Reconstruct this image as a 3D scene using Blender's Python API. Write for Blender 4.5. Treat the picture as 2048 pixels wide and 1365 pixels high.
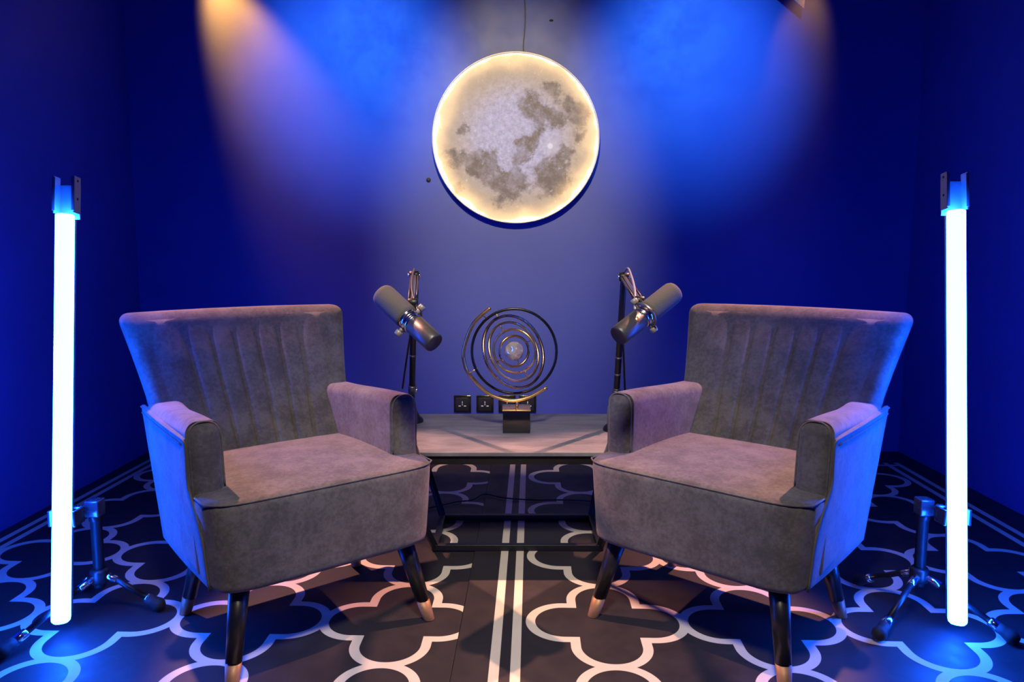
import bpy, bmesh, math, random
from mathutils import Vector, Matrix, Euler
random.seed(7)
scene = bpy.context.scene
for o in list(bpy.data.objects):
    bpy.data.objects.remove(o, do_unlink=True)
COL = scene.collection
PI = math.pi

# ------------------------------------------------------------------ camera
cam_data = bpy.data.cameras.new('camera')
cam = bpy.data.objects.new('camera', cam_data)
COL.objects.link(cam)
cam_data.sensor_width = 36.0
cam_data.lens = 36.0 * 1450.0 / 2048.0
cam_data.clip_start = 0.05
cam.location = (0, 0, 1.05)
cam.rotation_euler = (PI / 2 - math.atan(172.0 / 1450.0), 0, 0)
scene.camera = cam

# ------------------------------------------------------------------ world, exposure
world = bpy.data.worlds.new('world')
scene.world = world
world.use_nodes = True
world.node_tree.nodes['Background'].inputs[0].default_value = (0.01, 0.012, 0.03, 1)
world.node_tree.nodes['Background'].inputs[1].default_value = 0.3
vs = scene.view_settings
vs.view_transform = 'Standard'
vs.look = 'None'
vs.exposure = 0.0
vs.gamma = 1.0
vs.use_curve_mapping = False

# light levels (the lamps themselves are built with their fixtures below)
WARM_L, WARM_R = 760.0, 760.0        # seat spotlights
GRAZE_L, GRAZE_R = 300.0, 26.0         # lamps grazing the back wall
BLUE_SPOT = 290.0
WALL_SPOT = 720.0
FILL = 345.0
TUBE_EMIT = (0.95, 14.0, 160.0)

# ------------------------------------------------------------------ helpers: objects
def link_mesh(name, verts, faces, mat=None, parent=None, smooth=True):
    me = bpy.data.meshes.new(name)
    me.from_pydata([tuple(v) for v in verts], [], faces)
    me.update()
    bm = bmesh.new(); bm.from_mesh(me)
    bmesh.ops.recalc_face_normals(bm, faces=bm.faces)
    bm.to_mesh(me); bm.free()
    if mat is not None:
        for m in (mat if isinstance(mat, (list, tuple)) else [mat]):
            me.materials.append(m)
    if smooth:
        for p in me.polygons:
            p.use_smooth = True
    o = bpy.data.objects.new(name, me)
    COL.objects.link(o)
    if parent is not None:
        o.parent = parent
    return o

def tag(o, label=None, cat=None, group=None, kind=None):
    if label: o['label'] = label
    if cat: o['category'] = cat
    if group: o['group'] = group
    if kind: o['kind'] = kind
    return o

def thing(name, label, cat, loc=(0, 0, 0), rot=(0, 0, 0), group=None):
    e = bpy.data.objects.new(name, None)
    COL.objects.link(e)
    e.empty_display_size = 0.1
    e.location = loc
    e.rotation_euler = rot
    tag(e, label, cat, group)
    return e

class G:
    """geometry collector"""
    def __init__(s):
        s.v, s.f = [], []
    def add(s, verts, faces, M=None):
        n = len(s.v)
        for p in verts:
            p = Vector(p)
            s.v.append(M @ p if M is not None else p)
        s.f += [tuple(i + n for i in f) for f in faces]
        return s
    def build(s, name, mat, parent=None, smooth=True):
        return link_mesh(name, s.v, s.f, mat, parent, smooth)

def soft_box(c, h, r, n=(2, 2, 2), k=3, f=None):
    """box with rounded edges: centre c, half extents h, edge radius r, optional deform f"""
    def coords(hh, nn):
        rr = min(r, hh * 0.999)
        band = [hh - rr + rr * math.tan(PI / 4 * i / k) for i in range(1, k + 1)]
        core = [-(hh - rr) + 2 * (hh - rr) * i / nn for i in range(nn + 1)]
        return [-b for b in reversed(band)] + core + band
    C = [coords(h[i], n[i]) for i in range(3)]
    idx, V, F = {}, [], []
    def vid(i, j, l):
        key = (i, j, l)
        if key not in idx:
            p = [C[0][i], C[1][j], C[2][l]]
            core = [max(-(h[a] - r), min(h[a] - r, p[a])) for a in range(3)]
            d = Vector([p[a] - core[a] for a in range(3)])
            if d.length > 1e-9:
                d = d.normalized() * r
            q = Vector([core[a] + d[a] + c[a] for a in range(3)])
            idx[key] = len(V)
            V.append(f(q) if f else q)
        return idx[key]
    N = [len(x) - 1 for x in C]
    for i in range(N[0]):
        for j in range(N[1]):
            F.append((vid(i, j, 0), vid(i, j + 1, 0), vid(i + 1, j + 1, 0), vid(i + 1, j, 0)))
            F.append((vid(i, j, N[2]), vid(i + 1, j, N[2]), vid(i + 1, j + 1, N[2]), vid(i, j + 1, N[2])))
    for i in range(N[0]):
        for l in range(N[2]):
            F.append((vid(i, 0, l), vid(i + 1, 0, l), vid(i + 1, 0, l + 1), vid(i, 0, l + 1)))
            F.append((vid(i, N[1], l), vid(i, N[1], l + 1), vid(i + 1, N[1], l + 1), vid(i + 1, N[1], l)))
    for j in range(N[1]):
        for l in range(N[2]):
            F.append((vid(0, j, l), vid(0, j, l + 1), vid(0, j + 1, l + 1), vid(0, j + 1, l)))
            F.append((vid(N[0], j, l), vid(N[0], j + 1, l), vid(N[0], j + 1, l + 1), vid(N[0], j, l + 1)))
    return V, F

def bbox(x0, x1, y0, y1, z0, z1, r=0.002, n=(1, 1, 1), k=2, f=None):
    return soft_box(((x0 + x1) / 2, (y0 + y1) / 2, (z0 + z1) / 2),
                    ((x1 - x0) / 2, (y1 - y0) / 2, (z1 - z0) / 2), r, n, k, f)

def tube(pts, rad, seg=10, closed=False, caps=True):
    P = [Vector(p) for p in pts]
    n = len(P)
    R = rad if isinstance(rad, (list, tuple)) else [rad] * n
    T = []
    for i in range(n):
        a = P[(i - 1) % n] if (closed or i > 0) else P[0]
        b = P[(i + 1) % n] if (closed or i < n - 1) else P[-1]
        T.append((b - a).normalized())
    up = Vector((0, 0, 1)) if abs(T[0].z) < 0.9 else Vector((1, 0, 0))
    nrm = (up - T[0] * up.dot(T[0])).normalized()
    V, F = [], []
    for i in range(n):
        nrm = (nrm - T[i] * nrm.dot(T[i])).normalized()
        bi = T[i].cross(nrm)
        for s in range(seg):
            a = 2 * PI * s / seg
            V.append(P[i] + (nrm * math.cos(a) + bi * math.sin(a)) * R[i])
    m = n if closed else n - 1
    for i in range(m):
        for s in range(seg):
            a, b = i * seg + s, i * seg + (s + 1) % seg
            c2, d = ((i + 1) % n) * seg + (s + 1) % seg, ((i + 1) % n) * seg + s
            F.append((a, b, c2, d))
    if caps and not closed:
        F.append(tuple(range(seg - 1, -1, -1)))
        F.append(tuple((n - 1) * seg + s for s in range(seg)))
    return V, F

def lathe(prof, seg=32, M=None):
    """profile [(radius, z)] about z"""
    V, F = [], []
    for r, z in prof:
        for s in range(seg):
            a = 2 * PI * s / seg
            p = Vector((max(r, 1e-5) * math.cos(a), max(r, 1e-5) * math.sin(a), z))
            V.append(M @ p if M is not None else p)
    for i in range(len(prof) - 1):
        for s in range(seg):
            a, b = i * seg + s, i * seg + (s + 1) % seg
            F.append((a, b, b + seg, a + seg))
    F.append(tuple(range(seg)))
    F.append(tuple((len(prof) - 1) * seg + s for s in range(seg)))
    return V, F

def along(a, b):
    """matrix whose z axis runs from a to b, origin at a"""
    a, b = Vector(a), Vector(b)
    q = (b - a).to_track_quat('Z', 'Y')
    return Matrix.Translation(a) @ q.to_matrix().to_4x4()

def cyl(a, b, r0, r1=None, seg=20, bev=0.0):
    r1 = r0 if r1 is None else r1
    L = (Vector(b) - Vector(a)).length
    if bev:
        prof = [(r0 - bev, 0), (r0, bev), (r1, L - bev), (r1 - bev, L)]
    else:
        prof = [(r0, 0), (r1, L)]
    return lathe(prof, seg, along(a, b))

def smooth_pts(pts, sub=6, closed=False):
    P = [Vector(p) for p in pts]
    n = len(P); out = []
    for i in range(n if closed else n - 1):
        p0 = P[(i - 1) % n] if (closed or i > 0) else P[0] * 2 - P[1]
        p1, p2 = P[i], P[(i + 1) % n]
        p3 = P[(i + 2) % n] if (closed or i + 2 < n) else P[-1] * 2 - P[-2]
        for s in range(sub):
            t = s / sub
            out.append(0.5 * ((2 * p1) + (-p0 + p2) * t + (2 * p0 - 5 * p1 + 4 * p2 - p3) * t * t
                              + (-p0 + 3 * p1 - 3 * p2 + p3) * t ** 3))
    if not closed:
        out.append(P[-1])
    return out

# ------------------------------------------------------------------ helpers: materials
class NT:
    def __init__(s, name):
        s.m = bpy.data.materials.new(name)
        s.m.use_nodes = True
        s.t = s.m.node_tree
        s.b = s.t.nodes['Principled BSDF']
        s.out = s.t.nodes['Material Output']
        s._tc = None
    def node(s, typ, **kw):
        n = s.t.nodes.new(typ)
        for k_, v_ in kw.items():
            setattr(n, k_, v_)
        return n
    def link(s, a, b):
        s.t.links.new(a, b)
    def put(s, sock, v):
        if isinstance(v, bpy.types.NodeSocket):
            s.link(v, sock)
        else:
            sock.default_value = v
    def obj(s):
        if s._tc is None:
            s._tc = s.node('ShaderNodeTexCoord')
        return s._tc.outputs['Object']
    def math(s, op, a, b=None, c=None, clamp=False):
        n = s.node('ShaderNodeMath', operation=op, use_clamp=clamp)
        s.put(n.inputs[0], a)
        if b is not None: s.put(n.inputs[1], b)
        if c is not None: s.put(n.inputs[2], c)
        return n.outputs[0]
    def smooth(s, v, lo, hi, a=0.0, b=1.0):
        n = s.node('ShaderNodeMapRange', interpolation_type='SMOOTHSTEP')
        s.put(n.inputs[0], v)
        for i, x in enumerate((lo, hi, a, b)):
            n.inputs[i + 1].default_value = x
        return n.outputs[0]
    def noise(s, scale, detail=3.0, rough=0.55, vec=None, dist=0.0):
        n = s.node('ShaderNodeTexNoise')
        n.inputs['Scale'].default_value = scale
        n.inputs['Detail'].default_value = detail
        n.inputs['Roughness'].default_value = rough
        n.inputs['Distortion'].default_value = dist
        s.link(vec if vec is not None else s.obj(), n.inputs['Vector'])
        return n
    def mix(s, fac, a, b, blend='MIX'):
        n = s.node('ShaderNodeMix', data_type='RGBA', blend_type=blend)
        s.put(n.inputs[0], fac)
        s.put(n.inputs[6], a if isinstance(a, bpy.types.NodeSocket) else (*a, 1))
        s.put(n.inputs[7], b if isinstance(b, bpy.types.NodeSocket) else (*b, 1))
        return n.outputs[2]
    def bump(s, h, strength=0.2, dist=0.002):
        n = s.node('ShaderNodeBump')
        n.inputs['Strength'].default_value = strength
        n.inputs['Distance'].default_value = dist
        s.link(h, n.inputs['Height'])
        s.link(n.outputs[0], s.b.inputs['Normal'])
    def set(s, **kw):
        for k_, v_ in kw.items():
            sock = s.b.inputs[k_.replace('_', ' ')]
            if isinstance(v_, tuple) and len(v_) == 3: v_ = (*v_, 1)
            s.put(sock, v_)
        return s

def simple(name, col, rough=0.5, metal=0.0, var=0.12, scale=40.0, bump=0.0, coat=0.0):
    m = NT(name)
    nz = m.noise(scale, 3)
    dark = tuple(c * (1 - var) for c in col)
    lite = tuple(min(1, c * (1 + var)) for c in col)
    m.set(Base_Color=m.mix(nz.outputs[0], dark, lite), Metallic=metal,
          Roughness=m.smooth(nz.outputs[0], 0.2, 0.8, max(0.02, rough * 0.85), min(1, rough * 1.15)))
    if coat: m.set(Coat_Weight=coat, Coat_Roughness=0.1)
    if bump: m.bump(nz.outputs[0], bump)
    return m.m

# wall paint: navy satin emulsion with roller stipple and a few scuffs
def wall_paint():
    m = NT('navy_paint')
    big = m.noise(1.6, 4)
    fine = m.noise(160, 2)
    sc = m.noise(5.0, 5, 0.7)
    scuff = m.smooth(sc.outputs[0], 0.62, 0.8)
    base = m.mix(m.smooth(big.outputs[0], 0.3, 0.7), (0.040, 0.057, 0.300), (0.048, 0.066, 0.335))
    base = m.mix(m.math('MULTIPLY', scuff, 0.25), base, (0.11, 0.11, 0.16))
    m.set(Base_Color=base, Roughness=m.smooth(sc.outputs[0], 0.3, 0.8, 0.48, 0.62))
    m.b.inputs['Specular IOR Level'].default_value = 0.35
    m.bump(fine.outputs[0], 0.12, 0.002)
    return m.m

def velvet():
    m = NT('charcoal_velvet')
    a = m.noise(14, 5, 0.65)
    b = m.noise(95, 3, 0.7)
    f = m.math('ADD', m.math('MULTIPLY', a.outputs[0], 0.6), m.math('MULTIPLY', b.outputs[0], 0.4))
    f = m.smooth(f, 0.36, 0.66)
    m.set(Base_Color=m.mix(f, (0.070, 0.066, 0.067), (0.130, 0.124, 0.124)), Roughness=0.9,
          Sheen_Weight=0.22, Sheen_Roughness=0.45, Sheen_Tint=(0.75, 0.72, 0.72))
    m.b.inputs['Specular IOR Level'].default_value = 0.15
    m.bump(b.outputs[0], 0.18, 0.002)
    return m.m

M_WALL = wall_paint()
M_VELVET = velvet()
M_SEAM = simple('seam_thread', (0.085, 0.082, 0.086), 0.85, 0, 0.2, 200)
M_CEIL = simple('ceiling_paint', (0.02, 0.021, 0.03), 0.8, 0, 0.1, 3)
M_LEGWOOD = simple('black_lacquered_wood', (0.010, 0.010, 0.012), 0.34, 0, 0.3, 30)
M_BRASS = simple('brushed_brass_tip', (0.30, 0.165, 0.085), 0.5, 0.35, 0.12, 120)
M_BLACKMETAL = simple('black_powder_coat', (0.014, 0.014, 0.016), 0.42, 0.3, 0.2, 200, 0.05)
M_BLACKPLASTIC = simple('black_plastic', (0.012, 0.012, 0.014), 0.38, 0, 0.15, 60)
M_RUBBER = simple('black_rubber', (0.012, 0.012, 0.013), 0.75, 0, 0.2, 80, 0.1)
M_CHROME = simple('polished_steel', (0.75, 0.75, 0.76), 0.18, 1.0, 0.05, 60)
M_GREYMETAL = simple('grey_anodised_metal', (0.16, 0.165, 0.17), 0.34, 0.75, 0.08, 120)
M_LIGHTPLASTIC = simple('pale_knob_plastic', (0.25, 0.23, 0.22), 0.45, 0.2, 0.1, 120)
M_FOAM = simple('grey_foam', (0.080, 0.077, 0.078), 0.95, 0, 0.3, 420, 0.5)
M_GOLD = simple('polished_gold', (0.85, 0.56, 0.22), 0.30, 1.0, 0.08, 30)
M_BRONZE = simple('dark_bronze', (0.50, 0.30, 0.15), 0.28, 1.0, 0.2, 30)
M_BLACKGLOSS = simple('black_gloss', (0.008, 0.008, 0.010), 0.12, 0, 0.2, 20, 0, 0.5)
M_RINGBLACK = simple('black_chrome', (0.035, 0.033, 0.033), 0.25, 0.8, 0.2, 20)
M_WHITESLOT = simple('pale_socket_slot', (0.62, 0.62, 0.66), 0.5, 0, 0.05, 50)
M_FRAME = simple('pale_lamp_frame', (0.62, 0.55, 0.62), 0.35, 0.2, 0.05, 50)
M_CLEARCLIP = simple('blue_grey_clip_plastic', (0.05, 0.06, 0.08), 0.25, 0.1, 0.1, 60, 0, 0.4)
M_MICBODY = simple('charcoal_enamel', (0.055, 0.055, 0.060), 0.42, 0.35, 0.08, 120)
M_BRACKET = simple('satin_bracket_metal', (0.30, 0.29, 0.31), 0.45, 0.3, 0.08, 90)
M_COPPER = simple('copper_badge', (0.75, 0.42, 0.26), 0.3, 0.7, 0.15, 160)

# ------------------------------------------------------------------ room shell
X0, X1, Y0, Y1, ZC = -1.95, 2.075, -1.6, 3.80, 3.0
def slab(name, x0, x1, y0, y1, z0, z1, mat):
    o = G().add(*bbox(x0, x1, y0, y1, z0, z1, 0.001, k=1)).build(name, mat, None, False)
    return tag(o, kind='structure')
M_FLOOR = simple('dark_vinyl_floor', (0.02, 0.02, 0.026), 0.5, 0, 0.2, 8)
slab('floor', X0 - .1, X1 + .1, Y0 - .1, Y1 + .1, -0.1, 0.0, M_FLOOR)
slab('wall_back', X0 - .1, X1 + .1, Y1, Y1 + .1, 0, ZC, M_WALL)
slab('wall_left', X0 - .1, X0, Y0, Y1, 0, ZC, M_WALL)
slab('wall_right', X1, X1 + .1, Y0, Y1, 0, ZC, M_WALL)
slab('wall_front', X0 - .1, X1 + .1, Y0 - .1, Y0, 0, ZC, M_WALL)
slab('ceiling', X0 - .1, X1 + .1, Y0 - .1, Y1 + .1, ZC, ZC + .1, M_CEIL)

# ------------------------------------------------------------------ rugs (printed trellis of quatrefoils)
def rug_material(name, px, py, cx, kx, ky, vlines, hlines, hx):
    m = NT(name)
    sep = m.node('ShaderNodeSeparateXYZ')
    m.link(m.obj(), sep.inputs[0])
    x, y = sep.outputs[0], sep.outputs[1]
    def fold(v, c, p, kr):
        u = m.math('SUBTRACT', v, c)
        k = m.math('ROUND', m.math('DIVIDE', u, p))
        k = m.math('MINIMUM', m.math('MAXIMUM', k, float(kr[0])), float(kr[1]))
        return m.math('ABSOLUTE', m.math('SUBTRACT', u, m.math('MULTIPLY', k, p)))
    ax, ay = fold(x, cx, px, kx), fold(y, 0.0, py, ky)
    r = 0.096
    def caps(u, w, half):
        d = m.math('MAXIMUM', m.math('SUBTRACT', u, half - r), 0.0)
        return m.math('SUBTRACT', m.math('SQRT', m.math('ADD', m.math('MULTIPLY', d, d), m.math('MULTIPLY', w, w))), r)
    d = m.math('ABSOLUTE', m.math('MINIMUM', caps(ax, ay, px / 2), caps(ay, ax, py / 2)))
    mask = m.smooth(d, 0.0128, 0.0142, 1.0, 0.0)
    for xs in vlines:
        mask = m.math('MAXIMUM', mask, m.smooth(m.math('ABSOLUTE', m.math('SUBTRACT', x, xs)), 0.0123, 0.0137, 1.0, 0.0))
    inside = m.math('MULTIPLY', m.math('GREATER_THAN', x, hx[0]), m.math('LESS_THAN', x, hx[1]))
    for ys in hlines:
        l = m.smooth(m.math('ABSOLUTE', m.math('SUBTRACT', y, ys)), 0.0123, 0.0137, 1.0, 0.0)
        mask = m.math('MAXIMUM', mask, m.math('MULTIPLY', l, inside))
    dirt = m.noise(9, 5, 0.65)
    speck = m.noise(330, 2, 0.6)
    dust = m.smooth(speck.outputs[0], 0.74, 0.80)
    ground = m.mix(dirt.outputs[0], (0.014, 0.013, 0.016), (0.028, 0.025, 0.028))
    ground = m.mix(m.math('MULTIPLY', dust, 0.35), ground, (0.3, 0.3, 0.3))
    lines = m.mix(dirt.outputs[0], (0.54, 0.49, 0.41), (0.70, 0.64, 0.54))
    m.set(Base_Color=m.mix(mask, ground, lines), Roughness=m.smooth(dirt.outputs[0], 0.3, 0.7, 0.52, 0.68))
    m.b.inputs['Specular IOR Level'].default_value = 0.4
    m.bump(speck.outputs[0], 0.15, 0.001)
    return m.m

RUG_ROT = -0.0275
RUG_O = (0.053, 1.97, 0.0)
def rug_sheet(name, x0, x1, y0, y1, t, mat, label):
    def wav(p):
        if p.z > t * 0.5:
            p.z += 0.0006 * math.sin(p.y * 5.0 + p.x * 3) - 0.0006
        return p
    o = G().add(*bbox(x0, x1, y0, y1, 0.0, t, 0.0015, (24, 24, 1), 1, wav)).build(name, mat, None, False)
    o.location = RUG_O
    o.rotation_euler = (0, 0, RUG_ROT)
    return tag(o, label, 'rug', 'printed rugs laid side by side')
M_RUG_R = rug_material('trellis_print_rug_with_stripes', 0.437, 0.455, 0.2185, (0, 3), (-6, 3),
                       (-0.092, -0.038, 1.785, 1.842), (1.602,), (-0.092, 1.85))
M_RUG_L = rug_material('trellis_print_rug', 0.430, 0.455, -0.378, (-3, 0), (-6, 3),
                       (-1.908, -1.958), (1.602, 1.654), (-1.96, -0.15))
rug_sheet('printed_rug', -0.198, 1.90, -2.4, 1.648, 0.007, M_RUG_R,
          'dark rug with cream quatrefoil trellis and double stripe along its edge, under the right armchair')
rug_sheet('printed_rug', -1.972, -0.200, -1.2, 1.68, 0.003, M_RUG_L,
          'dark rug with cream quatrefoil trellis under the left armchair, tucked against the striped rug')

# studded mat between rug and wall
g = G().add(*bbox(-0.75, 0.75, 3.69, 3.79, 0.0, 0.006, 0.002))
for i in range(42):
    for j in range(3):
        g.add(*lathe([(0.010, 0.005), (0.0095, 0.009), (0.006, 0.0115), (0.0, 0.012)], 8,
                     Matrix.Translation((-0.72 + i * 0.035 + (j % 2) * 0.017, 3.71 + j * 0.028, 0))))
tag(g.build('studded_mat', simple('studded_rubber', (0.16, 0.17, 0.2), 0.4, 0, 0.1, 60)),
    'studded rubber mat strip along the wall behind the coffee table', 'mat')

# ------------------------------------------------------------------ armchairs
def rearY(z):
    return 0.49 + 0.290 * (z - 0.23) / 0.64
def thick(z):
    return 0.125 - 0.045 * (z - 0.45) / 0.42
def halfW(z):
    if z < 0.60: return 0.307
    q = (z - 0.60) / 0.27
    return 0.307 + 0.054 * q ** 1.15

def make_armchair(label):
    t = thing('armchair', label, 'armchair', group='pair of velvet armchairs')
    # seat block: rounded front corners, slightly crowned top, bowed front
    def seat_f(p):
        s = p.x / 0.32
        p.y += 0.045 * abs(s) ** 9 * max(0.0, 1 - p.y / 0.25)
        p.x -= 0.012 * s * max(0, 1 - (p.y / 0.08) ** 2) if p.y < 0.08 else 0
        if p.z > 0.40:
            p.z += 0.014 * (1 - s * s) * math.sin(PI * min(1, max(0, p.y / 0.5)))
        else:
            p.y += 0.004 * (0.40 - p.z) / 0.165 * max(0.0, 1 - p.y / 0.25)
        p.y -= 0.018 * max(0.0, 1 - max(0.0, p.y) / 0.30)
        p.x *= 1.0 - 0.05 * max(0.0, (0.44 - p.z) / 0.21)
        return p
    G().add(*soft_box((0, 0.26, 0.3465), (0.32, 0.26, 0.1165), 0.022, (22, 16, 6), 4, seat_f)).build('seat', M_VELVET, t)
    # piping round the front edge of the seat top
    pts = []
    for i in range(41):
        s = -1 + 2 * i / 40
        x = 0.313 * s
        y = -0.0125 + 0.045 * abs(s) ** 9
        pts.append((x, y, 0.4580))
    pts = [(-0.316, 0.10, 0.458)] + pts + [(0.316, 0.10, 0.458)]
    G().add(*tube(pts, 0.0026, 6)).build('piping', M_VELVET, t)
    # backrest core
    def back_f(p):
        z = p.z
        u = p.y            # -1 front .. +1 rear (unit box)
        s = p.x
        yr = rearY(z); th = thick(z)
        y = yr - th * (1 - u) / 2 + 0.012
        y -= 0.02 * s * s * (z - 0.4) / 0.45 if z > 0.4 else 0
        return Vector((s * halfW(z), y, z + 0.004 * (1 - s * s)))
    # build in real size then map: x in [-1,1]*, y in [-1,1]*
    def back_map(p):
        z = p.z
        s = p.x / 0.33
        u = p.y / 0.05
        return back_f(Vector((s, u, z)))
    bk = G().add(*soft_box((0, 0, 0.55), (0.33, 0.05, 0.32), 0.034, (18, 2, 16), 4, back_map)).build('backrest', M_VELVET, t)
    # seven stitched channels on the front of the backrest
    seams = [-0.186, -0.112, -0.0375, 0.0375, 0.112, 0.186]
    def front(x, z):
        s = x / halfW(z)
        return back_f(Vector((s, -1.0, z))).y
    for c in range(7):
        a = seams[c - 1] if c > 0 else None
        b = seams[c] if c < 6 else None
        NQ, NZ = 14, 26
        zb, zt = 0.40, 0.850
        V, F = [], []
        for layer in (0, 1):
            for iz in range(NZ + 1):
                z = zb + (zt - zb) * iz / NZ
                k = 0.80 + 0.20 * (z - 0.46) / 0.40
                xa = a * k if a is not None else -(halfW(z) - 0.026)
                xb = b * k if b is not None else (halfW(z) - 0.026)
                for iq in range(NQ + 1):
                    q = 0.5 - 0.5 * math.cos(PI * iq / NQ)
                    x = xa + (xb - xa) * q
                    puff = (1 - abs(2 * q - 1) ** 8)
                    if a is None: puff = min(1.0, 2.2 * q) * (1 - q ** 14)
                    if b is None: puff = min(1.0, 2.2 * (1 - q)) * (1 - (1 - q) ** 14)
                    fade = min(1.0, (NZ - iz) / 6.0)
                    y = front(x, z) + 0.0045 - ((0.0050 + 0.0060 * fade) * puff if layer == 0 else -0.006)
                    V.append((x, y, z))
        w = NQ + 1
        n1 = w * (NZ + 1)
        for iz in range(NZ):
            for iq in range(NQ):
                p = iz * w + iq
                F.append((p, p + 1, p + w + 1, p + w))
                F.append((n1 + p, n1 + p + w, n1 + p + w + 1, n1 + p + 1))
        for iz in range(NZ):
            for e in (0, NQ):
                p = iz * w + e
                F.append((p, p + w, n1 + p + w, n1 + p))
        for iq in range(NQ):
            for e in (0, NZ):
                p = e * w + iq
                F.append((p, p + 1, n1 + p + 1, n1 + p))
        link_mesh('channel', V, F, M_VELVET, bk)
    # arms with outer side panels
    for sd in (-1, 1):
        def arm_f(p, sd=sd):
            z = p.z
            q = (p.y - 0.10) / 0.40
            yend = rearY(z) - 0.05
            y = 0.10 + q * (yend - 0.10)
            fl = 0.008 * (z - 0.24) / 0.39
            zz = z
            if z > 0.45:
                zz = z + (z - 0.45) / 0.18 * (0.012 * math.cos(PI * q) - 0.002)
            x = p.x + fl
            wide = 0.022 * max(0.0, q - 0.55) / 0.45
            if p.x < 0.27: x -= wide * (z - 0.3) / 0.3
            if q < 0.06: y += 0.012 * (z - 0.24) / 0.39
            return Vector((sd * x, y, zz))
        arm = G().add(*soft_box((0.272, 0.30, 0.435), (0.0425, 0.20, 0.195), 0.030, (3, 12, 10), 4, arm_f)).build('arm', M_VELVET, t)
        # piping arch round the arm front
        def armpt(x, z, y=0.10):
            return arm_f(Vector((x, y, z)))
        arch = []
        prof = [(0.309, 0.30), (0.309, 0.45), (0.309, 0.58), (0.306, 0.606), (0.297, 0.621), (0.282, 0.628),
                (0.262, 0.628), (0.247, 0.621), (0.237, 0.606), (0.233, 0.58), (0.233, 0.52), (0.233, 0.47)]
        for x, z in prof:
            p = armpt(x, z, 0.112)
            arch.append(p)
        G().add(*tube(smooth_pts(arch, 4), 0.0026, 6)).build('arm_piping', M_VELVET, arm)
        def side_f(p, sd=sd):
            z = p.z
            q = (p.y - 0.06) / 0.40
            ya = 0.055 + 0.078 * min(1, max(0, (z - 0.40) / 0.07))
            y = ya + q * (rearY(z) - 0.012 - ya)
            fl = 0.008 * (z - 0.24) / 0.39
            fl -= 0.013 * max(0.0, (0.44 - z) / 0.21) * max(0.0, 1 - q)
            bow = 0.004 * math.sin(PI * min(1, max(0, q)))
            return Vector((sd * (p.x + fl + bow), y, z))
        sp = G().add(*soft_box((0.310, 0.26, 0.419), (0.007, 0.20, 0.183), 0.006, (1, 12, 18), 2, side_f)).build('side_panel', M_VELVET, t)
        pp = [side_f(Vector((0.3165, 0.060, z))) for z in (0.235, 0.30, 0.36, 0.42, 0.48, 0.54, 0.58)]
        pp += [side_f(Vector((0.3165, 0.066, 0.594)))]
        pp += [side_f(Vector((0.3165, y, 0.596))) for y in (0.09, 0.14, 0.2, 0.26, 0.32, 0.38, 0.44, 0.458)]
        gg = G().add(*tube(smooth_pts(pp, 3), 0.0032, 6))
        p2 = [side_f(Vector((0.3175, y, 0.580))) for y in (0.085, 0.14, 0.2, 0.26, 0.32, 0.38, 0.44, 0.455)]
        gg.add(*tube(smooth_pts(p2, 3), 0.0022, 6))
        gg.build('edge_piping', M_SEAM, sp)
    # tapered legs with brass tips
    for (tx, ty, fx, fy) in ((-.228, .062, -.278, .0), (.228, .062, .278, .0), (-.225, .40, -.272, .465), (.225, .40, .272, .465)):
        a, b = Vector((tx, ty, 0.25)), Vector((fx, fy, 0.0))
        m = b + (a - b) * 0.225
        lg = G().add(*cyl(m, a, 0.0195, 0.027, 24)).build('leg', M_LEGWOOD, t)
        # foot cut flat on the floor
        d = (a - b).normalized()
        V, F = [], []
        rings = [(0.0, 0.0160), (0.02, 0.0165), (1.0, 0.0200)]
        n = 24
        for q, rr in rings:
            c0 = b + (m - b) * q
            for s in range(n):
                an = 2 * PI * s / n
                p = c0 + Vector((math.cos(an) * rr, math.sin(an) * rr, 0))
                p.z = max(p.z, 0.0)
                V.append(p)
        for i in range(len(rings) - 1):
            for s in range(n):
                F.append((i * n + s, i * n + (s + 1) % n, (i + 1) * n + (s + 1) % n, (i + 1) * n + s))
        F.append(tuple(range(n))); F.append(tuple((len(rings) - 1) * n + s for s in range(n)))
        tip = link_mesh('leg_tip', V, F, M_BRASS, lg)
        tip['label'] = 'brass tip of the leg'
    return t

def copy_tree(o, parent=None):
    c = o.copy()
    COL.objects.link(c)
    c.parent = parent
    for ch in list(o.children):
        copy_tree(ch, c)
    return c

chair_l = make_armchair('grey velvet channel-back armchair on the left, beside the left blue light tube')
chair_r = copy_tree(chair_l)
chair_r['label'] = 'grey velvet channel-back armchair on the right, beside the right blue light tube'
chair_l.location = (-0.461, 1.82, 0.0035)
chair_l.rotation_euler = (0, 0, math.radians(37.6))
chair_r.location = (0.4475, 1.82, 0.0072)
chair_r.rotation_euler = (0, 0, math.radians(-40.5))

# ------------------------------------------------------------------ coffee table
def stone_top():
    m = NT('grey_stone_top')
    mp = m.node('ShaderNodeMapping')
    mp.inputs['Scale'].default_value = (1.0, 4.0, 1.0)
    m.link(m.obj(), mp.inputs[0])
    a = m.noise(5, 6, 0.65, mp.outputs[0], 0.6)
    b = m.noise(60, 4, 0.7)
    c = m.mix(m.smooth(a.outputs[0], 0.3, 0.7), (0.125, 0.128, 0.155), (0.22, 0.225, 0.26))
    c = m.mix(m.math('MULTIPLY', m.smooth(b.outputs[0], 0.5, 0.7), 0.3), c, (0.12, 0.12, 0.13))
    m.set(Base_Color=c, Roughness=0.55)
    m.bump(b.outputs[0], 0.08, 0.001)
    return m.m
TZ = 0.40
tb = thing('coffee_table', 'low coffee table with grey top on slanted black metal frame', 'table', (0, 2.63, 0.0))
G().add(*bbox(-0.435, 0.43, -0.284, 0.303, TZ - 0.016, TZ, 0.004, k=3)).build('tabletop', stone_top(), tb)
g = G()
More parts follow.
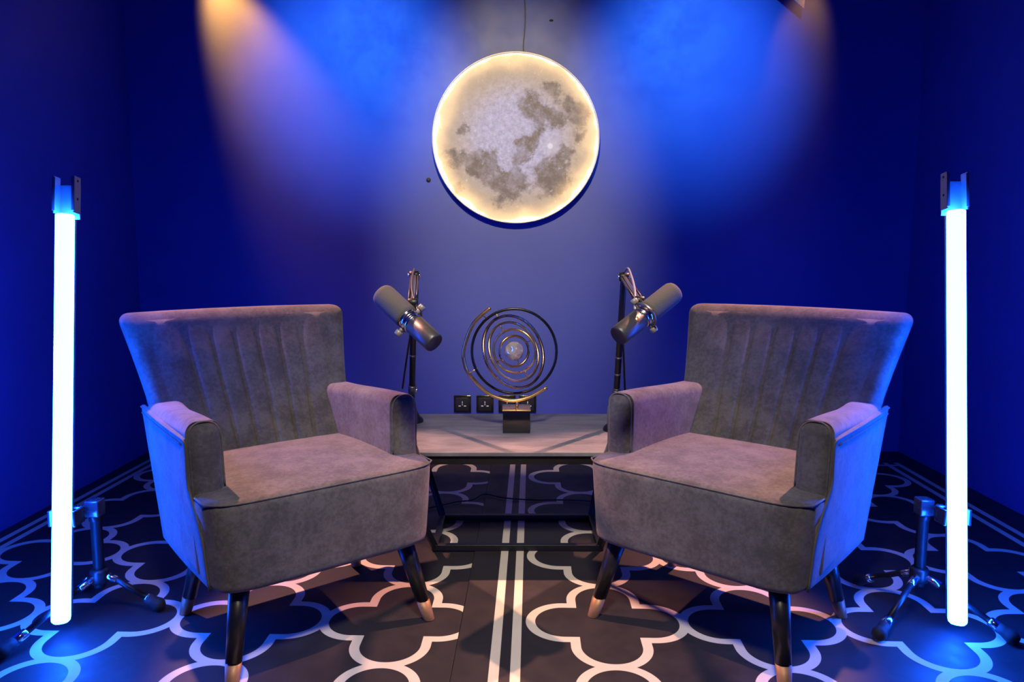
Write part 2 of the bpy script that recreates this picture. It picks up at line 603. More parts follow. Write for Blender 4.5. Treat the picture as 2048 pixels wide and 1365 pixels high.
for y in (-0.272, 0.265):
    g.add(*bbox(-0.42, 0.415, y, y + 0.026, TZ - 0.046, TZ - 0.016, 0.002))
for x in (-0.42, 0.389):
    g.add(*bbox(x, x + 0.026, -0.246, 0.265, TZ - 0.046, TZ - 0.016, 0.002))
g.build('top_frame', M_BLACKMETAL, tb)
FZ = 0.0072
g = G()
for y in (-0.166, 0.130):
    g.add(*bbox(-0.285, 0.324, y, y + 0.022, FZ, FZ + 0.022, 0.002))
for x in (-0.285, 0.302):
    g.add(*bbox(x, x + 0.022, -0.144, 0.130, FZ, FZ + 0.022, 0.002))
g.build('base_frame', M_BLACKMETAL, tb)
for sx, bx_, tx in ((-1, -0.274, -0.405), (1, 0.313, 0.40)):
    for by, ty in ((-0.155, -0.258), (0.141, 0.277)):
        a = Vector((bx_, by, FZ + 0.011)); b = Vector((tx, ty, TZ - 0.03))
        g = G().add(*soft_box((0, 0, (b - a).length / 2), (0.010, 0.010, (b - a).length / 2), 0.002, (1, 1, 1), 2),
                    M=along(a, b))
        g.build('leg', M_BLACKMETAL, tb)

# cable lying on the rug under the table
pts = smooth_pts([(-0.46, 2.82, .012), (-0.36, 2.88, .012), (-0.24, 2.97, .010), (-0.17, 2.99, .012), (-0.12, 3.06, .014), (-0.03, 3.01, .014), (0.1, 2.985, .014),
                  (0.22, 2.985, .014), (0.33, 2.97, .014), (0.45, 2.92, .014)], 8)
tag(G().add(*tube(pts, 0.0032, 6)).build('floor_cable', M_RUBBER),
    'thin black cable curving over the rug under the coffee table', 'cable')

# ------------------------------------------------------------------ orbit sculpture on the table
sc = thing('orbit_sculpture', 'gold and black ring sculpture with glass ball on a black cube, on the coffee table', 'sculpture', (0.0165, 2.65, TZ))
G().add(*bbox(-0.050, 0.050, -0.05, 0.05, 0.0, 0.083, 0.0015)).build('base', M_BLACKGLOSS, sc)
G().add(*bbox(-0.052, 0.052, -0.052, 0.052, 0.083, 0.0875, 0.001)).build('base_plate', M_GOLD, sc)
CX, CZ = -0.0085, 0.298
C = Vector((CX, 0, CZ))
arc = [(-0.0868, 0.1608), (-0.118, 0.1354), (-0.1493, 0.1022), (-0.1731, 0.0512), (-0.1868, -0.004), (-0.1835, -0.0435),
       (-0.1675, -0.0833), (-0.1075, -0.1491), (-0.0524, -0.1771), (-0.0011, -0.1851), (0.058, -0.1711), (0.1229, -0.1343)]
arcp = smooth_pts([(CX + x, -0.004, CZ + z) for x, z in arc], 6)
G().add(*tube(arcp, 0.0066, 12)).build('outer_arc', M_GOLD, sc)
G().add(*cyl((0.002, 0, 0.0875), (0.002, -0.002, CZ - 0.185), 0.0055, 0.0045, 14)).build('post', M_GOLD, sc)
def ellipse(maj, mino, ang, wob, n=72, ph=0.0):
    """circle of radius maj turned about its long axis so it shows as an ellipse"""
    out = []
    tilt = math.acos(min(1.0, mino / maj))
    ca, sa = math.cos(ang), math.sin(ang)
    for i in range(n):
        a = 2 * PI * i / n
        u, v = maj * math.cos(a), maj * math.sin(a)
        x, z = u * ca - v * math.cos(tilt) * sa, u * sa + v * math.cos(tilt) * ca
        y = v * math.sin(tilt) * wob
        out.append(C + Vector((x, y, z)))
    return out
U = 0.0003916
rings = [(398 * U, 396 * U, 0.0, 1, 0.0050, M_RINGBLACK), (348 * U, 258 * U, math.radians(-60), 1, 0.0058, M_BRONZE),
         (286 * U, 208 * U, math.radians(-58), 1, 0.0052, M_GOLD), (208 * U, 196 * U, math.radians(-80), -1, 0.0044, M_GOLD),
         (144 * U, 136 * U, math.radians(-80), 1, 0.0047, M_BRONZE)]
RP = []
for maj, mino, an, wob, rad, mt in rings:
    pts = ellipse(maj, mino, an, wob)
    RP.append(pts)
    G().add(*tube(pts, rad, 10, closed=True)).build('ring', mt, sc)
def strut(a, b):
    a, b = Vector(a), Vector(b)
    d = (b - a).normalized() * 0.006
    G().add(*cyl(a - d, b + d, 0.0024, None, 10)).build('strut', M_GOLD, sc)
def near(pts, p):
    return min(pts, key=lambda q: (q - p).length)
def W2(cx_, cy_):
    return C + Vector(((cx_ - 603) * U, 0, (530 - cy_) * U))
for (i, j, q) in ((0, 1, (445, 195)), (1, 2, (820, 460)), (1, 2, (390, 600)), (2, 3, (500, 335)), (2, 3, (705, 760)),
                  (3, 4, (745, 455)), (3, 4, (435, 615))):
    p = W2(*q)
    a = near(RP[i], p); b = near(RP[j], a)
    strut(a, b)
for q in ((320, 215), (215, 705)):
    p = W2(*q)
    strut(near(RP[0], p), near(arcp, p))
b0 = C
for q in ((548, 440), (650, 640)):
    p = W2(*q)
    a = near(RP[4], p)
    strut(a, b0 + (a - b0) * 0.72)
def crumpled_glass():
    m = NT('crumpled_crystal')
    vo = m.node('ShaderNodeTexVoronoi')
    vo.inputs['Scale'].default_value = 38
    m.link(m.obj(), vo.inputs['Vector'])
    nz = m.noise(25, 3)
    m.set(Base_Color=m.mix(nz.outputs[0], (0.62, 0.52, 0.42), (0.95, 0.9, 0.82)), Roughness=0.12,
          Transmission_Weight=0.45, IOR=1.45, Metallic=0.25)
    m.bump(vo.outputs['Distance'], 0.8, 0.01)
    return m.m
V, F = [], []
nu, nv = 28, 16
for j in range(nv + 1):
    for i in range(nu):
        th_, ph = PI * j / nv, 2 * PI * i / nu
        r_ = 0.0355 * (1 + 0.045 * math.sin(3 * ph + 2.0 * math.sin(3 * th_)) * math.sin(th_))
        V.append(C + Vector((r_ * math.sin(th_) * math.cos(ph), r_ * math.sin(th_) * math.sin(ph), r_ * math.cos(th_))))
for j in range(nv):
    for i in range(nu):
        F.append((j * nu + i, j * nu + (i + 1) % nu, (j + 1) * nu + (i + 1) % nu, (j + 1) * nu + i))
link_mesh('glass_ball', V, F, crumpled_glass(), sc)

# ------------------------------------------------------------------ microphones and boom stands
def make_stand(label, base, elbow, mount, lean, bands):
    base, elbow, mount = Vector(base), Vector(elbow), Vector(mount)
    t = thing('boom_stand', label, 'microphone stand', base, group='microphone boom stands')
    e, mt = elbow - base, mount - base
    G().add(*lathe([(0.0, 0.0), (0.044, 0.0), (0.0445, 0.005), (0.042, 0.012), (0.030, 0.024), (0.021, 0.042), (0.015, 0.066), (0.013, 0.085), (0.0, 0.086)], 32)).build('base', M_BLACKPLASTIC, t)
    foot = Vector((0, 0, 0.075))
    pole = G().add(*cyl(foot, e, 0.0115, 0.0105, 16, 0.001)).build('lower_arm', M_BLACKMETAL, t)
    d = (e - foot)
    for q in bands:
        c0 = foot + d * q
        G().add(*cyl(c0, c0 + d.normalized() * 0.007, 0.0128, None, 16, 0.001)).build('tape_band', M_GREYMETAL, pole)
    # clamp collar low on the pole
    c0 = foot + d * 0.10
    cl = G().add(*cyl(c0, c0 + d.normalized() * 0.045, 0.0150, 0.0145, 18, 0.002)).build('collar', M_GREYMETAL, t)
    kb = c0 + d.normalized() * 0.012
    G().add(*cyl(kb, kb + Vector((0.022, -0.006, 0)), 0.006, 0.007, 14, 0.001)).build('collar_knob', M_CHROME, cl)
    # thin tension rod beside the pole
    a = foot + Vector((lean * 0.034, -0.01, 0.06)); b = foot + d * 0.62 + Vector((lean * 0.008, -0.004, 0))
    G().add(*tube([a, b], 0.0036, 8)).build('tension_rod', M_BLACKMETAL, t)
    # elbow knuckle
    ek = G().add(*cyl(e + Vector((-0.015, 0, 0)), e + Vector((0.015, 0, 0)), 0.015, None, 20, 0.002)).build('elbow', M_BLACKMETAL, t)
    for s in (-1, 1):
        G().add(*cyl(e + Vector((s * 0.015, 0, 0)), e + Vector((s * 0.021, 0, 0)), 0.007, 0.006, 12)).build('bolt', M_CHROME, ek)
    # boom: channel strap with side rods and tension spring
    v = mt - e
    off = Vector((0.011, 0, 0))
    boom = G()
    boom.add(*soft_box((0, 0, v.length / 2), (0.0055, 0.004, v.length / 2), 0.001, (1, 1, 1), 1), M=along(e, mt) @ Matrix.Translation((0, 0.0, 0)))
    boom.build('upper_arm', M_GREYMETAL, t)
    G().add(*tube([e + off, mt + off], 0.0034, 8)).build('boom_rod', M_BLACKMETAL, t)
    G().add(*tube([e - off, mt - off], 0.0034, 8)).build('boom_rod', M_BLACKMETAL, t)
    sp = []
    side = v.normalized().cross(Vector((0, 0, 1))).normalized()
    upv = side.cross(v.normalized())
    for i in range(241):
        q = i / 240
        a = 2 * PI * 20 * q
        sp.append(e + v * (0.12 + 0.5 * q) - upv * 0.014 + (side * math.cos(a) + upv * math.sin(a)) * 0.005)
    G().add(*tube(sp, 0.0011, 5)).build('spring', M_CHROME, t)
    # tip knuckle
    G().add(*cyl(mt + Vector((-0.013, 0, 0)), mt + Vector((0.013, 0, 0)), 0.012, None, 18, 0.002)).build('tip_joint', M_BLACKMETAL, t)
    return t

def make_mic(label, rear, front, knob_dir, badge, r_body, r_foam, mount):
    rear, front = Vector(rear), Vector(front)
    t = thing('studio_microphone', label, 'microphone', rear, group='studio microphones')
    z = (front - rear).normalized()
    x = Vector(knob_dir); x = (x - z * x.dot(z)).normalized()
    y = z.cross(x)
    R = Matrix((x, y, z)).transposed()
    t.rotation_euler = R.to_euler()
    L = (front - rear).length
    lc = L * 0.44
    rb, rf = r_body, r_foam
    G().add(*lathe([(0.0, 0.004), (rb * 0.72, 0.003), (rb * 0.90, 0.0), (rb * 0.985, 0.004), (rb, 0.010), (rb, lc - 0.012)], 40)).build('body', M_MICBODY, t)
    G().add(*lathe([(rb * 0.9, lc - 0.014), (rb * 1.03, lc - 0.013), (rb * 1.03, lc - 0.007), (rb * 0.95, lc - 0.006), (rb * 0.95, lc - 0.003),
                    (rb * 1.05, lc - 0.002), (rb * 1.05, lc + 0.006), (rb * 0.96, lc + 0.007), (rb * 0.96, lc + 0.010), (rb * 1.02, lc + 0.011), (rb * 1.02, lc + 0.015), (rb * 0.9, lc + 0.016)], 40)).build('collar', M_CHROME, t)
    G().add(*lathe([(rb * 0.9, lc + 0.012), (rf * 0.97, lc + 0.014), (rf, lc + 0.022), (rf, L - 0.018), (rf * 0.97, L - 0.010), (rf * 0.88, L - 0.004), (rf * 0.7, L - 0.001), (0.0, L)], 40)).build('windscreen', M_FOAM, t)
    # yoke: half ring behind the collar with a knob on each side
    yk = []
    for i in range(25):
        a = PI * i / 24
        yk.append((math.cos(a) * (rb + 0.008), math.sin(a) * (rb + 0.012), lc + 0.002))
    yo = G().add(*tube([(rb + 0.008, -0.004, lc + 0.002)] + yk + [(-rb - 0.008, -0.004, lc + 0.002)], 0.0036, 8)).build('yoke', M_GREYMETAL, t)
    for s in (-1, 1):
        k = G()
        k.add(*cyl((s * (rb + 0.001), 0, lc + 0.002), (s * (rb + 0.012), 0, lc + 0.002), 0.0055, None, 14))
        k.add(*cyl((s * (rb + 0.011), 0, lc + 0.002), (s * (rb + 0.024), 0, lc + 0.002), 0.0098, 0.0092, 20, 0.0015))
        k.build('knob', M_LIGHTPLASTIC, yo)
    # arm from yoke to the boom tip
    mloc = R.transposed() @ (Vector(mount) - rear)
    G().add(*tube([(0, rb + 0.012, lc + 0.002), tuple(mloc)], 0.006, 10)).build('mount', M_BLACKMETAL, t)
    if badge:
        n = Vector(badge)
        bl = (R.transposed() @ n); bl.z = 0; bl.normalize()
        c0 = bl * rb + Vector((0, 0, lc - 0.036))
        G().add(*cyl(c0 - bl * 0.002, c0 + bl * 0.0022, 0.0072, 0.0066, 22, 0.0006)).build('badge', M_COPPER, t)['label'] = 'round copper badge'
    return t

mount_l, mount_r = (-0.262, 1.915, 0.925), (0.338, 1.925, 0.930)
make_stand('black boom stand on the coffee table by the left armchair', (-0.392, 2.79, TZ), (-0.3155, 2.35, 0.985), mount_l, -1, (0.42, 0.66))
make_stand('black boom stand with grey tape bands by the right armchair', (0.384, 2.65, TZ), (0.362, 2.35, 0.980), mount_r, 1, (0.18, 0.30, 0.43, 0.55, 0.68))
make_mic('grey studio microphone with foam windscreen pointing up towards the left armchair', (-0.193, 1.80, 0.830), (-0.343, 1.90, 0.951), (0.075, 0, 0.051), None, 0.0265, 0.0320, mount_l)
make_mic('grey studio microphone with round copper badge, pointing up towards the right armchair', (0.264, 1.80, 0.848), (0.427, 1.90, 0.957), (-0.060, 0, 0.067), (-0.12, -1, 0.25), 0.0265, 0.0300, mount_r)
pts = smooth_pts([(0.362, 2.35, 0.995), (0.366, 2.30, 1.008), (0.352, 2.15, 0.990), (0.335, 1.99, 0.962), (0.326, 1.92, 0.935), (0.318, 1.875, 0.905)], 8)
tag(G().add(*tube(pts, 0.0034, 8)).build('microphone_cable', simple('grey_cable', (0.25, 0.24, 0.26), 0.5)),
    'thin grey cable looping along the right boom to the microphone', 'cable')
pts = smooth_pts([(-0.3155, 2.345, 1.003), (-0.306, 2.28, 1.004), (-0.292, 2.13, 0.985), (-0.272, 1.98, 0.952), (-0.250, 1.90, 0.915), (-0.232, 1.86, 0.88)], 8)
tag(G().add(*tube(pts, 0.0034, 8)).build('microphone_cable', simple('dark_cable', (0.03, 0.03, 0.035), 0.5)),
    'thin black cable running down the left boom to the microphone', 'cable')

# ------------------------------------------------------------------ moon lamp
def moon_face():
    m = NT('moon_print_backlit')
    R0 = 0.417
    sep = m.node('ShaderNodeSeparateXYZ')
    m.link(m.obj(), sep.inputs[0])
    x = m.math('DIVIDE', sep.outputs[0], R0); y = m.math('DIVIDE', sep.outputs[2], R0)
    comb = m.node('ShaderNodeCombineXYZ')
    m.link(x, comb.inputs[0]); m.link(y, comb.inputs[1])
    p0 = comb.outputs[0]
    wob = m.noise(3.5, 5, 0.62, p0)
    vm = m.node('ShaderNodeVectorMath', operation='MULTIPLY_ADD')
    m.link(wob.outputs['Color'], vm.inputs[0])
    vm.inputs[1].default_value = (0.26, 0.26, 0.0)
    vm2 = m.node('ShaderNodeVectorMath', operation='ADD')
    m.link(p0, vm2.inputs[0]); vm2.inputs[1].default_value = (-0.13, -0.13, 0)
    m.link(vm2.outputs[0], vm.inputs[2])
    p = vm.outputs[0]
    blobs = [(750, 420, 85), (900, 335, 70), (1030, 470, 95), (860, 520, 70), (745, 505, 62), (1110, 520, 60), (940, 560, 60),
             (300, 610, 45), (225, 790, 80), (370, 850, 85), (470, 800, 80), (430, 900, 90), (560, 960, 90), (630, 1000, 95), (650, 930, 60),
             (860, 960, 110), (960, 950, 90), (880, 860, 80), (1000, 780, 70), (690, 690, 45), (770, 715, 55), (650, 815, 55),
             (265, 1000, 42), (520, 1110, 40), (1090, 650, 55), (720, 790, 45), (800, 620, 50)]
    tot = None
    for bx_, by_, br in blobs:
        u, v, rr = (bx_ - 652) / 567, -(by_ - 672) / 567, br / 567
        dn = m.node('ShaderNodeVectorMath', operation='DISTANCE')
        m.link(p, dn.inputs[0]); dn.inputs[1].default_value = (u, v, 0)
        s_ = m.smooth(dn.outputs['Value'], 0.0, rr * 1.75, 1.0, 0.0)
        tot = s_ if tot is None else m.math('ADD', tot, s_)
    rag = m.noise(7.5, 8, 0.72, p0)
    tot = m.smooth(m.math('ADD', tot, m.math('MULTIPLY_ADD', rag.outputs[0], 2.6, -1.3)), 0.26, 0.92)
    fine = m.noise(14, 8, 0.75, p0)
    rag2 = m.noise(4.2, 8, 0.75, vm2.outputs[0])
    spots = m.node('ShaderNodeTexVoronoi'); spots.inputs['Scale'].default_value = 16
    m.link(p, spots.inputs['Vector'])
    crater = m.smooth(spots.outputs['Distance'], 0.05, 0.20, 1.0, 0.0)
    mar = m.math('MULTIPLY', tot, m.smooth(rag2.outputs[0], 0.34, 0.62, 0.45, 1.08), clamp=True)
    rad = m.math('SQRT', m.math('ADD', m.math('MULTIPLY', x, x), m.math('MULTIPLY', y, y)))
    hi = m.mix(m.smooth(fine.outputs[0], 0.3, 0.7), (0.35, 0.30, 0.42), (0.60, 0.53, 0.76))
    hi = m.mix(m.smooth(rad, 0.35, 0.85), hi, m.mix(fine.outputs[0], (0.40, 0.27, 0.20), (0.62, 0.46, 0.35)))
    lo = m.mix(fine.outputs[0], (0.10, 0.07, 0.07), (0.26, 0.185, 0.175))
    c = m.mix(mar, hi, lo)
    c = m.mix(m.math('MULTIPLY', crater, m.smooth(fine.outputs[0], 0.4, 0.6, 0.05, 0.38)), c, (0.85, 0.78, 0.85))
    # bright ray crater
    dn = m.node('ShaderNodeVectorMath', operation='DISTANCE')
    m.link(p0, dn.inputs[0]); dn.inputs[1].default_value = ((888 - 652) / 567, -(722 - 672) / 567, 0)
    c = m.mix(m.smooth(dn.outputs['Value'], 0.02, 0.045, 1.0, 0.0), c, (0.9, 0.85, 1.0))
    c = m.mix(m.smooth(dn.outputs['Value'], 0.04, 0.16, 0.45, 0.0), c, (0.6, 0.5, 0.58))
    # the ring of warm LEDs at the rim
    ang = m.noise(2.2, 2, 0.5, p0)
    w = m.math('ADD', rad, m.smooth(ang.outputs[0], 0.3, 0.7, -0.045, 0.05))
    glow = m.math('POWER', m.smooth(w, 0.66, 1.03), 2.0)
    edge = m.smooth(m.math('ADD', rad, m.smooth(ang.outputs[0], 0.3, 0.7, -0.04, 0.03)), 0.945, 1.0)
    warm = m.mix(1.0, c, (1.0, 0.72, 0.36), 'MULTIPLY')
    add = m.mix(glow, (0, 0, 0), (1.15, 0.70, 0.26))
    c = m.mix(1.0, c, add, 'ADD')
    c = m.mix(edge, c, (5.5, 4.4, 2.7))
    m.b.inputs['Specular IOR Level'].default_value = 0.1
    m.set(Base_Color=(0.03, 0.03, 0.03), Roughness=0.6, Emission_Color=c, Emission_Strength=0.95)
    return m.m
MR = 0.423
mo = thing('moon_lamp', 'round backlit full moon lamp with glowing warm rim on the navy wall', 'wall lamp', (0.019, 3.80, 1.634))
ROTY = Matrix.Rotation(PI / 2, 4, 'X')      # lathe z axis -> -y (into the room)
G().add(*lathe([(MR - .010, 0.0), (MR - .002, 0.0), (MR, 0.003), (MR, 0.050), (MR - .002, 0.053), (MR - .005, 0.053), (MR - .006, 0.047), (MR - .010, 0.045)], 128, ROTY)).build('frame', M_FRAME, mo)
G().add(*lathe([(0.0, 0.004), (MR - .008, 0.004), (MR - .007, 0.046), (MR * 0.9, 0.0485), (MR * 0.6, 0.050), (MR * 0.3, 0.0508), (0.0, 0.051)], 128, ROTY)).build('moon_face', moon_face(), mo)
pts = smooth_pts([(0.057, 3.792, 2.055), (0.058, 3.795, 2.11), (0.064, 3.796, 2.18), (0.066, 3.796, 2.26), (0.060, 3.797, 2.40), (0.06, 3.797, 2.64)], 6)
tag(G().add(*tube(pts, 0.0028, 6)).build('lamp_wire', simple('navy_wire', (0.045, 0.045, 0.07), 0.5)),
    'thin dark wire rising up the wall from the moon lamp', 'wire')
tag(G().add(*lathe([(0.0, 0.0), (0.011, 0.0), (0.0115, 0.004), (0.009, 0.008), (0.0, 0.009)], 18, Matrix.Translation((-0.429, 3.80, 1.434)) @ ROTY)).build('wall_plug', M_RUBBER),
    'small black rubber plug in the wall beside the moon lamp', 'plug')
tag(G().add(*lathe([(0.0, 0.0), (0.007, 0.0), (0.006, 0.004), (0.0, 0.005)], 12, Matrix.Translation((0.197, 3.80, 2.219)) @ ROTY @ Matrix.Diagonal((1.5, 0.8, 1, 1)))).build('wall_screw', M_RUBBER),
    'tiny dark screw head on the wall above the moon lamp', 'screw')

# ------------------------------------------------------------------ wall sockets
sock_lab = ['black wall socket furthest left above the table edge', 'black wall socket second from the left, left of the sculpture base',
            'black wall socket mostly hidden behind the sculpture base', 'black wall socket furthest right, just right of the sculpture base']
for i, xc in enumerate((-0.264, -0.144, -0.026, 0.083)):
    s = thing('wall_socket', sock_lab[i], 'socket', (xc, 3.80, 0.215), group='black wall sockets behind the table')
    G().add(*bbox(-0.046, 0.046, -0.010, 0.0, 0.0, 0.094, 0.004, k=3)).build('plate', M_BLACKGLOSS, s)
    G().add(*bbox(-0.034, 0.034, -0.012, -0.009, 0.012, 0.082, 0.0012)).build('insert', M_BLACKPLASTIC, s)
    for dx, dz, w, h in ((0, 0.056, 0.004, 0.012), (-0.014, 0.037, 0.012, 0.005), (0.014, 0.037, 0.012, 0.005), (0.0, 0.044, 0.005, 0.005)):
        G().add(*bbox(dx - w / 2, dx + w / 2, -0.0128, -0.0115, dz - h / 2, dz + h / 2, 0.0004, k=1)).build('pin_hole', M_WHITESLOT, s)

# ------------------------------------------------------------------ LED tubes and tripods
def tube_emission():
    m = NT('led_tube_diffuser')
    m.set(Base_Color=(0.8, 0.85, 0.9), Roughness=0.4, Emission_Color=(*[c / 100.0 for c in TUBE_EMIT],), Emission_Strength=100.0)
    return m.m
M_TUBE = tube_emission()
def make_tube(label, bottom, top):
    bottom, top = Vector(bottom), Vector(top)
    t = thing('light_tube', label, 'tube light', bottom, group='blue light tubes on tripods')
    z = (top - bottom).normalized()
    y = Vector((0, 1, 0)); y = (y - z * y.dot(z)).normalized()
    x = y.cross(z)
    t.rotation_euler = Matrix((x, y, z)).transposed().to_euler()
    L = (top - bottom).length
    G().add(*lathe([(0.0, 0.0), (0.018, 0.001), (0.0225, 0.006), (0.0235, 0.012), (0.0235, L - 0.002), (0.022, L), (0.0, L)], 32)).build('diffuser_tube', M_TUBE, t)
    hs = G()
    hs.add(*bbox(-0.013, 0.013, 0.0300, 0.0335, 0.01, L, 0.0008, k=1))
    for s in (-1, 1):
        hs.add(*bbox(s * 0.0125 - 0.0015, s * 0.0125 + 0.0015, 0.014, 0.032, 0.01, L, 0.0008, k=1))
    h = hs.build('housing', M_GREYMETAL, t, False)
    # U-shaped bracket standing above the tube
    br = G()
    br.add(*bbox(-0.0300, 0.0300, 0.0200, 0.0232, L - 0.010, L + 0.088, 0.0008, k=1))
    for s in (-1, 1):
        br.add(*bbox(s * 0.0285 - 0.0017, s * 0.0285 + 0.0017, -0.008, 0.022, L + 0.004, L + 0.108, 0.0008, k=1))
    h = br.build('bracket', M_BRACKET, t, False)
    for s in (-1, 1):
        for zz in (L + 0.096, L + 0.045):
            G().add(*cyl((s * 0.0300, 0.008, zz), (s * 0.0312, 0.008, zz), 0.0035, None, 12)).build('rivet', M_BLACKPLASTIC, h)
        G().add(*bbox(s * 0.0270 - 0.0045, s * 0.0270 + 0.0045, -0.0105, -0.0075, L + 0.010, L + 0.104, 0.0008, k=1)).build('lip', M_BRACKET, h)
    return t

def make_tripod(label, centre, feet, clamp_z, tube_at, z0):
    cx_, cy_ = centre
    t = thing('tripod', label, 'tripod', (cx_, cy_, z0), group='small tripods holding the light tubes')
    G().add(*lathe([(0.0, 0.085), (0.014, 0.085), (0.0155, 0.09), (0.0155, clamp_z - 0.04), (0.018, clamp_z - 0.038), (0.018, clamp_z - 0.02), (0.012, clamp_z - 0.016), (0.012, clamp_z + 0.01), (0.0, clamp_z + 0.01)], 24)).build('column', M_BLACKMETAL, t)
    G().add(*lathe([(0.0, 0.100), (0.022, 0.100), (0.026, 0.105), (0.026, 0.135), (0.021, 0.142), (0.0, 0.142)], 24)).build('hub', M_BLACKPLASTIC, t)
    # clamp block reaching to the tube housing
    tx, ty = tube_at[0] - cx_, tube_at[1] - cy_
    cb = G().add(*bbox(-0.020, 0.020, -0.020, 0.020, clamp_z - 0.024, clamp_z + 0.024, 0.004)).build('clamp', M_CLEARCLIP, t)
    G().add(*soft_box((0, 0, 0), (0.010, 0.012, 0.020), 0.003, (1, 1, 1), 2), M=Matrix.Translation((tx * 0.55, ty * 0.5 , clamp_z))).build('clamp_neck', M_CLEARCLIP, cb)
    for s in (-1, 1):
        G().add(*bbox(tx + s * 0.0345 - 0.004, tx + s * 0.0345 + 0.004, ty - 0.004, ty + 0.040, clamp_z - 0.022, clamp_z + 0.022, 0.002)).build('clamp_jaw', M_CLEARCLIP, cb)
    G().add(*bbox(tx - 0.0385, tx + 0.0385, ty + 0.0345, ty + 0.043, clamp_z - 0.022, clamp_z + 0.022, 0.002)).build('clamp_plate', M_CLEARCLIP, cb)
    for fx, fy in feet:
        d = Vector((fx - cx_, fy - cy_, 0))
        h = d.normalized()
        a = h * 0.028 + Vector((0, 0, 0.118))
        b = d + Vector((0, 0, 0.022))
        v = (b - a)
        lg = G().add(*cyl(a, a + v * 0.80, 0.0085, 0.0085, 14)).build('leg', M_BLACKMETAL, t)
        G().add(*cyl(a - h * 0.010, a + v * 0.14, 0.0115, 0.0105, 14, 0.001)).build('knuckle', M_CHROME, lg)
        G().add(*cyl(a + v * 0.74, a + v * 0.86, 0.013, 0.014, 16, 0.002)).build('leg_lock', M_CHROME, lg)
        V_, F_ = lathe([(0.0, -0.020), (0.010, -0.019), (0.0175, -0.010), (0.020, 0.0), (0.0175, 0.010), (0.015, 0.020), (0.015, 0.036), (0.0, 0.037)], 18)
        q = (-v).to_track_quat('-Z', 'Y').to_matrix().to_4x4()
        g = G().add(V_, F_, M=Matrix.Translation(b) @ (v * -1).to_track_quat('Z', 'Y').to_matrix().to_4x4())
        g.build('foot', M_RUBBER, lg)
    return t
make_tube('glowing blue-white light tube standing left of the left armchair', (-1.235, 1.88, 0.050), (-1.247, 2.05, 1.162))
make_tube('glowing blue-white light tube standing right of the right armchair', (1.220, 1.88, 0.046), (1.238, 2.05, 1.173))
make_tripod('low black tripod holding the left light tube', (-1.20, 2.015), [(-1.045, 2.035), (-1.325, 1.775), (-1.34, 2.17)], 0.325, (-1.238, 1.922), 0.0035)
make_tripod('low black tripod holding the right light tube', (1.185, 2.015), [(0.997, 1.86), (1.345, 1.845), (1.10, 2.19)], 0.325, (1.224, 1.922), 0.0072)

# ------------------------------------------------------------------ ceiling lamps
def ceiling_spot(name, label, loc, target, energy, color, size, blend, radius, doors=None, can=0.055, squash=1.0, group=None):
    loc, target = Vector(loc), Vector(target)
    t = thing(name, label, 'spotlight', (loc.x, loc.y, ZC), group=group)
    l = loc - Vector((loc.x, loc.y, ZC))
    d = (target - loc).normalized()
    G().add(*lathe([(0.0, -0.012), (0.045, -0.012), (0.05, -0.008), (0.05, 0.0), (0.0, 0.0)], 28)).build('ceiling_plate', M_BLACKMETAL, t)
    back = l - d * 0.10
    G().add(*cyl((0, 0, -0.01), back + Vector((0, 0, can * 0.6)), 0.010, None, 12)).build('stem', M_BLACKMETAL, t)
    M = along(back, l + d * 0.02)
    Lc = 0.12
    G().add(*lathe([(can * 0.55, 0.0), (can * 0.95, 0.006), (can, 0.02), (can, Lc), (can * 0.93, Lc), (can * 0.9, 0.07), (can * 0.2, 0.06)], 32, M)).build('can', M_BLACKMETAL, t)
    if doors:
        for k_, (w, h, ang) in enumerate(doors):
            MM = M @ Matrix.Rotation(k_ * PI / 2, 4, 'Z') @ Matrix.Translation((0, can * 0.98, Lc)) @ Matrix.Rotation(-ang, 4, 'X')
            V, F = bbox(-w, w, -0.001, 0.001, 0.0, h, 0.0008, k=1)
            V = [Vector((p.x * (1 + 0.45 * p.z / h), p.y, p.z)) for p in V]
            G().add(V, F, M=MM).build('barn_door', M_GREYMETAL, t, False)
    ld = bpy.data.lights.new(name + '_beam', 'SPOT')
    ld.energy = energy; ld.color = color; ld.spot_size = size; ld.spot_blend = blend; ld.shadow_soft_size = radius
    lo = bpy.data.objects.new(name + '_beam', ld)
    COL.objects.link(lo); lo.parent = t
    lo.location = l + d * 0.03
    lo.rotation_euler = d.to_track_quat('-Z', 'Y').to_euler()
    lo.scale = (squash, 1.0, 1.0)      # light itself squeezed sideways into an oval pool, no reflector modelled
    return t
WARM = (1.0, 0.43, 0.29)
AMBER = (1.0, 0.38, 0.025)
BLUE = (0.07, 0.38, 1.0)
ceiling_spot('warm_spotlight', 'warm spotlight hung behind the left armchair, above the picture', (-1.80, 3.05, 2.80), (-0.40, 2.02, 0.4), WARM_L, WARM, math.radians(26.5), 0.45, 0.03, group='warm ceiling spotlights')
ceiling_spot('warm_spotlight', 'warm spotlight hung behind the right armchair, above the picture', (1.80, 3.05, 2.80), (0.40, 2.02, 0.4), WARM_R, WARM, math.radians(26.5), 0.45, 0.03, group='warm ceiling spotlights')
ceiling_spot('wall_grazer', 'amber lamp grazing down the back wall at top left', (-1.62, 3.62, 2.66), (-1.08, 3.96, 1.55), GRAZE_L, AMBER, math.radians(44), 0.9, 0.03, group='amber wall grazers')
ceiling_spot('wall_grazer', 'amber lamp grazing down the back wall at top right', (1.56, 3.62, 2.60), (1.34, 3.96, 1.60), GRAZE_R, AMBER, math.radians(44), 0.9, 0.03,
             group='amber wall grazers')
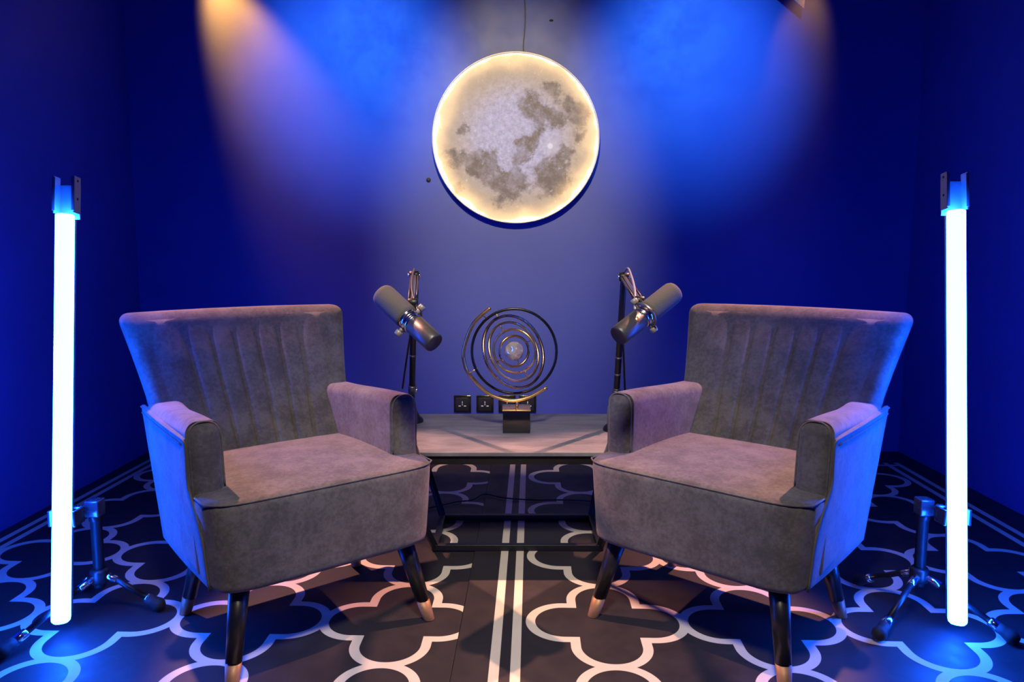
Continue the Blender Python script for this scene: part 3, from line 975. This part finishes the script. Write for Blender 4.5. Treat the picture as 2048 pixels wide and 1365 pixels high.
ceiling_spot('blue_spotlight', 'blue spotlight aimed at the wall left of the moon lamp', (-0.95, 2.25, 2.55), (-0.81, 3.8, 1.975), BLUE_SPOT, BLUE, math.radians(48), 1.0, 0.03, group='blue ceiling spotlights')
ceiling_spot('blue_spotlight', 'blue spotlight aimed at the wall right of the moon lamp', (1.05, 2.25, 2.55), (0.92, 3.8, 1.975), BLUE_SPOT, BLUE, math.radians(48), 1.0, 0.03, group='blue ceiling spotlights')
ceiling_spot('white_spotlight', 'white spotlight overhead aimed at the wall under the moon lamp', (-0.1, 1.0, 2.80), (0.02, 3.8, 1.35), WALL_SPOT, (1.0, 0.80, 0.33), math.radians(44), 1.0, 0.06, can=0.07, squash=0.67, group='white ceiling lamps')
ceiling_spot('white_spotlight', 'wide white lamp overhead in front of the armchairs', (0.0, 0.3, 2.70), (0.0, 2.05, 0.3), FILL, (1.0, 0.87, 0.72), math.radians(62), 1.0, 0.18, can=0.09, squash=0.78, group='white ceiling lamps')

# stage light hanging just above the frame: only the corner of its flap dips into view
SL = Vector((1.39, 3.66, ZC))
st = thing('stage_light', 'metal flap of a hanging stage light at the top edge, right of the moon lamp', 'stage light', SL)
G().add(*lathe([(0.0, -0.012), (0.045, -0.012), (0.05, -0.008), (0.05, 0.0), (0.0, 0.0)], 28)).build('ceiling_plate', M_BLACKMETAL, st)
G().add(*cyl((0, 0, -0.01), (0, 0, -0.34), 0.010, None, 12)).build('stem', M_BLACKMETAL, st)
G().add(*lathe([(0.03, 0.0), (0.06, 0.01), (0.066, 0.03), (0.066, 0.14), (0.061, 0.14), (0.058, 0.08), (0.01, 0.07)], 32, along((0.01, 0.0, -0.34), (-0.01, -0.02, -0.48)))).build('can', M_BLACKMETAL, st)
def leaf(pts, t=0.002):
    P = [Vector(p) - SL for p in pts]
    n = (P[1] - P[0]).cross(P[2] - P[0]).normalized() * t
    V = P + [p + n for p in P]
    k = len(P)
    F = [tuple(range(k)), tuple(range(2 * k - 1, k - 1, -1))] + [(i, (i + 1) % k, (i + 1) % k + k, i + k) for i in range(k)]
    link_mesh('barn_door', V, F, M_BRACKET, st, False)
leaf([(1.4235, 3.70, 2.243), (1.29, 3.69, 2.345), (1.325, 3.70, 2.525), (1.44, 3.715, 2.525)])
leaf([(1.40, 3.57, 2.36), (1.34, 3.60, 2.525), (1.44, 3.60, 2.525), (1.47, 3.57, 2.38)])
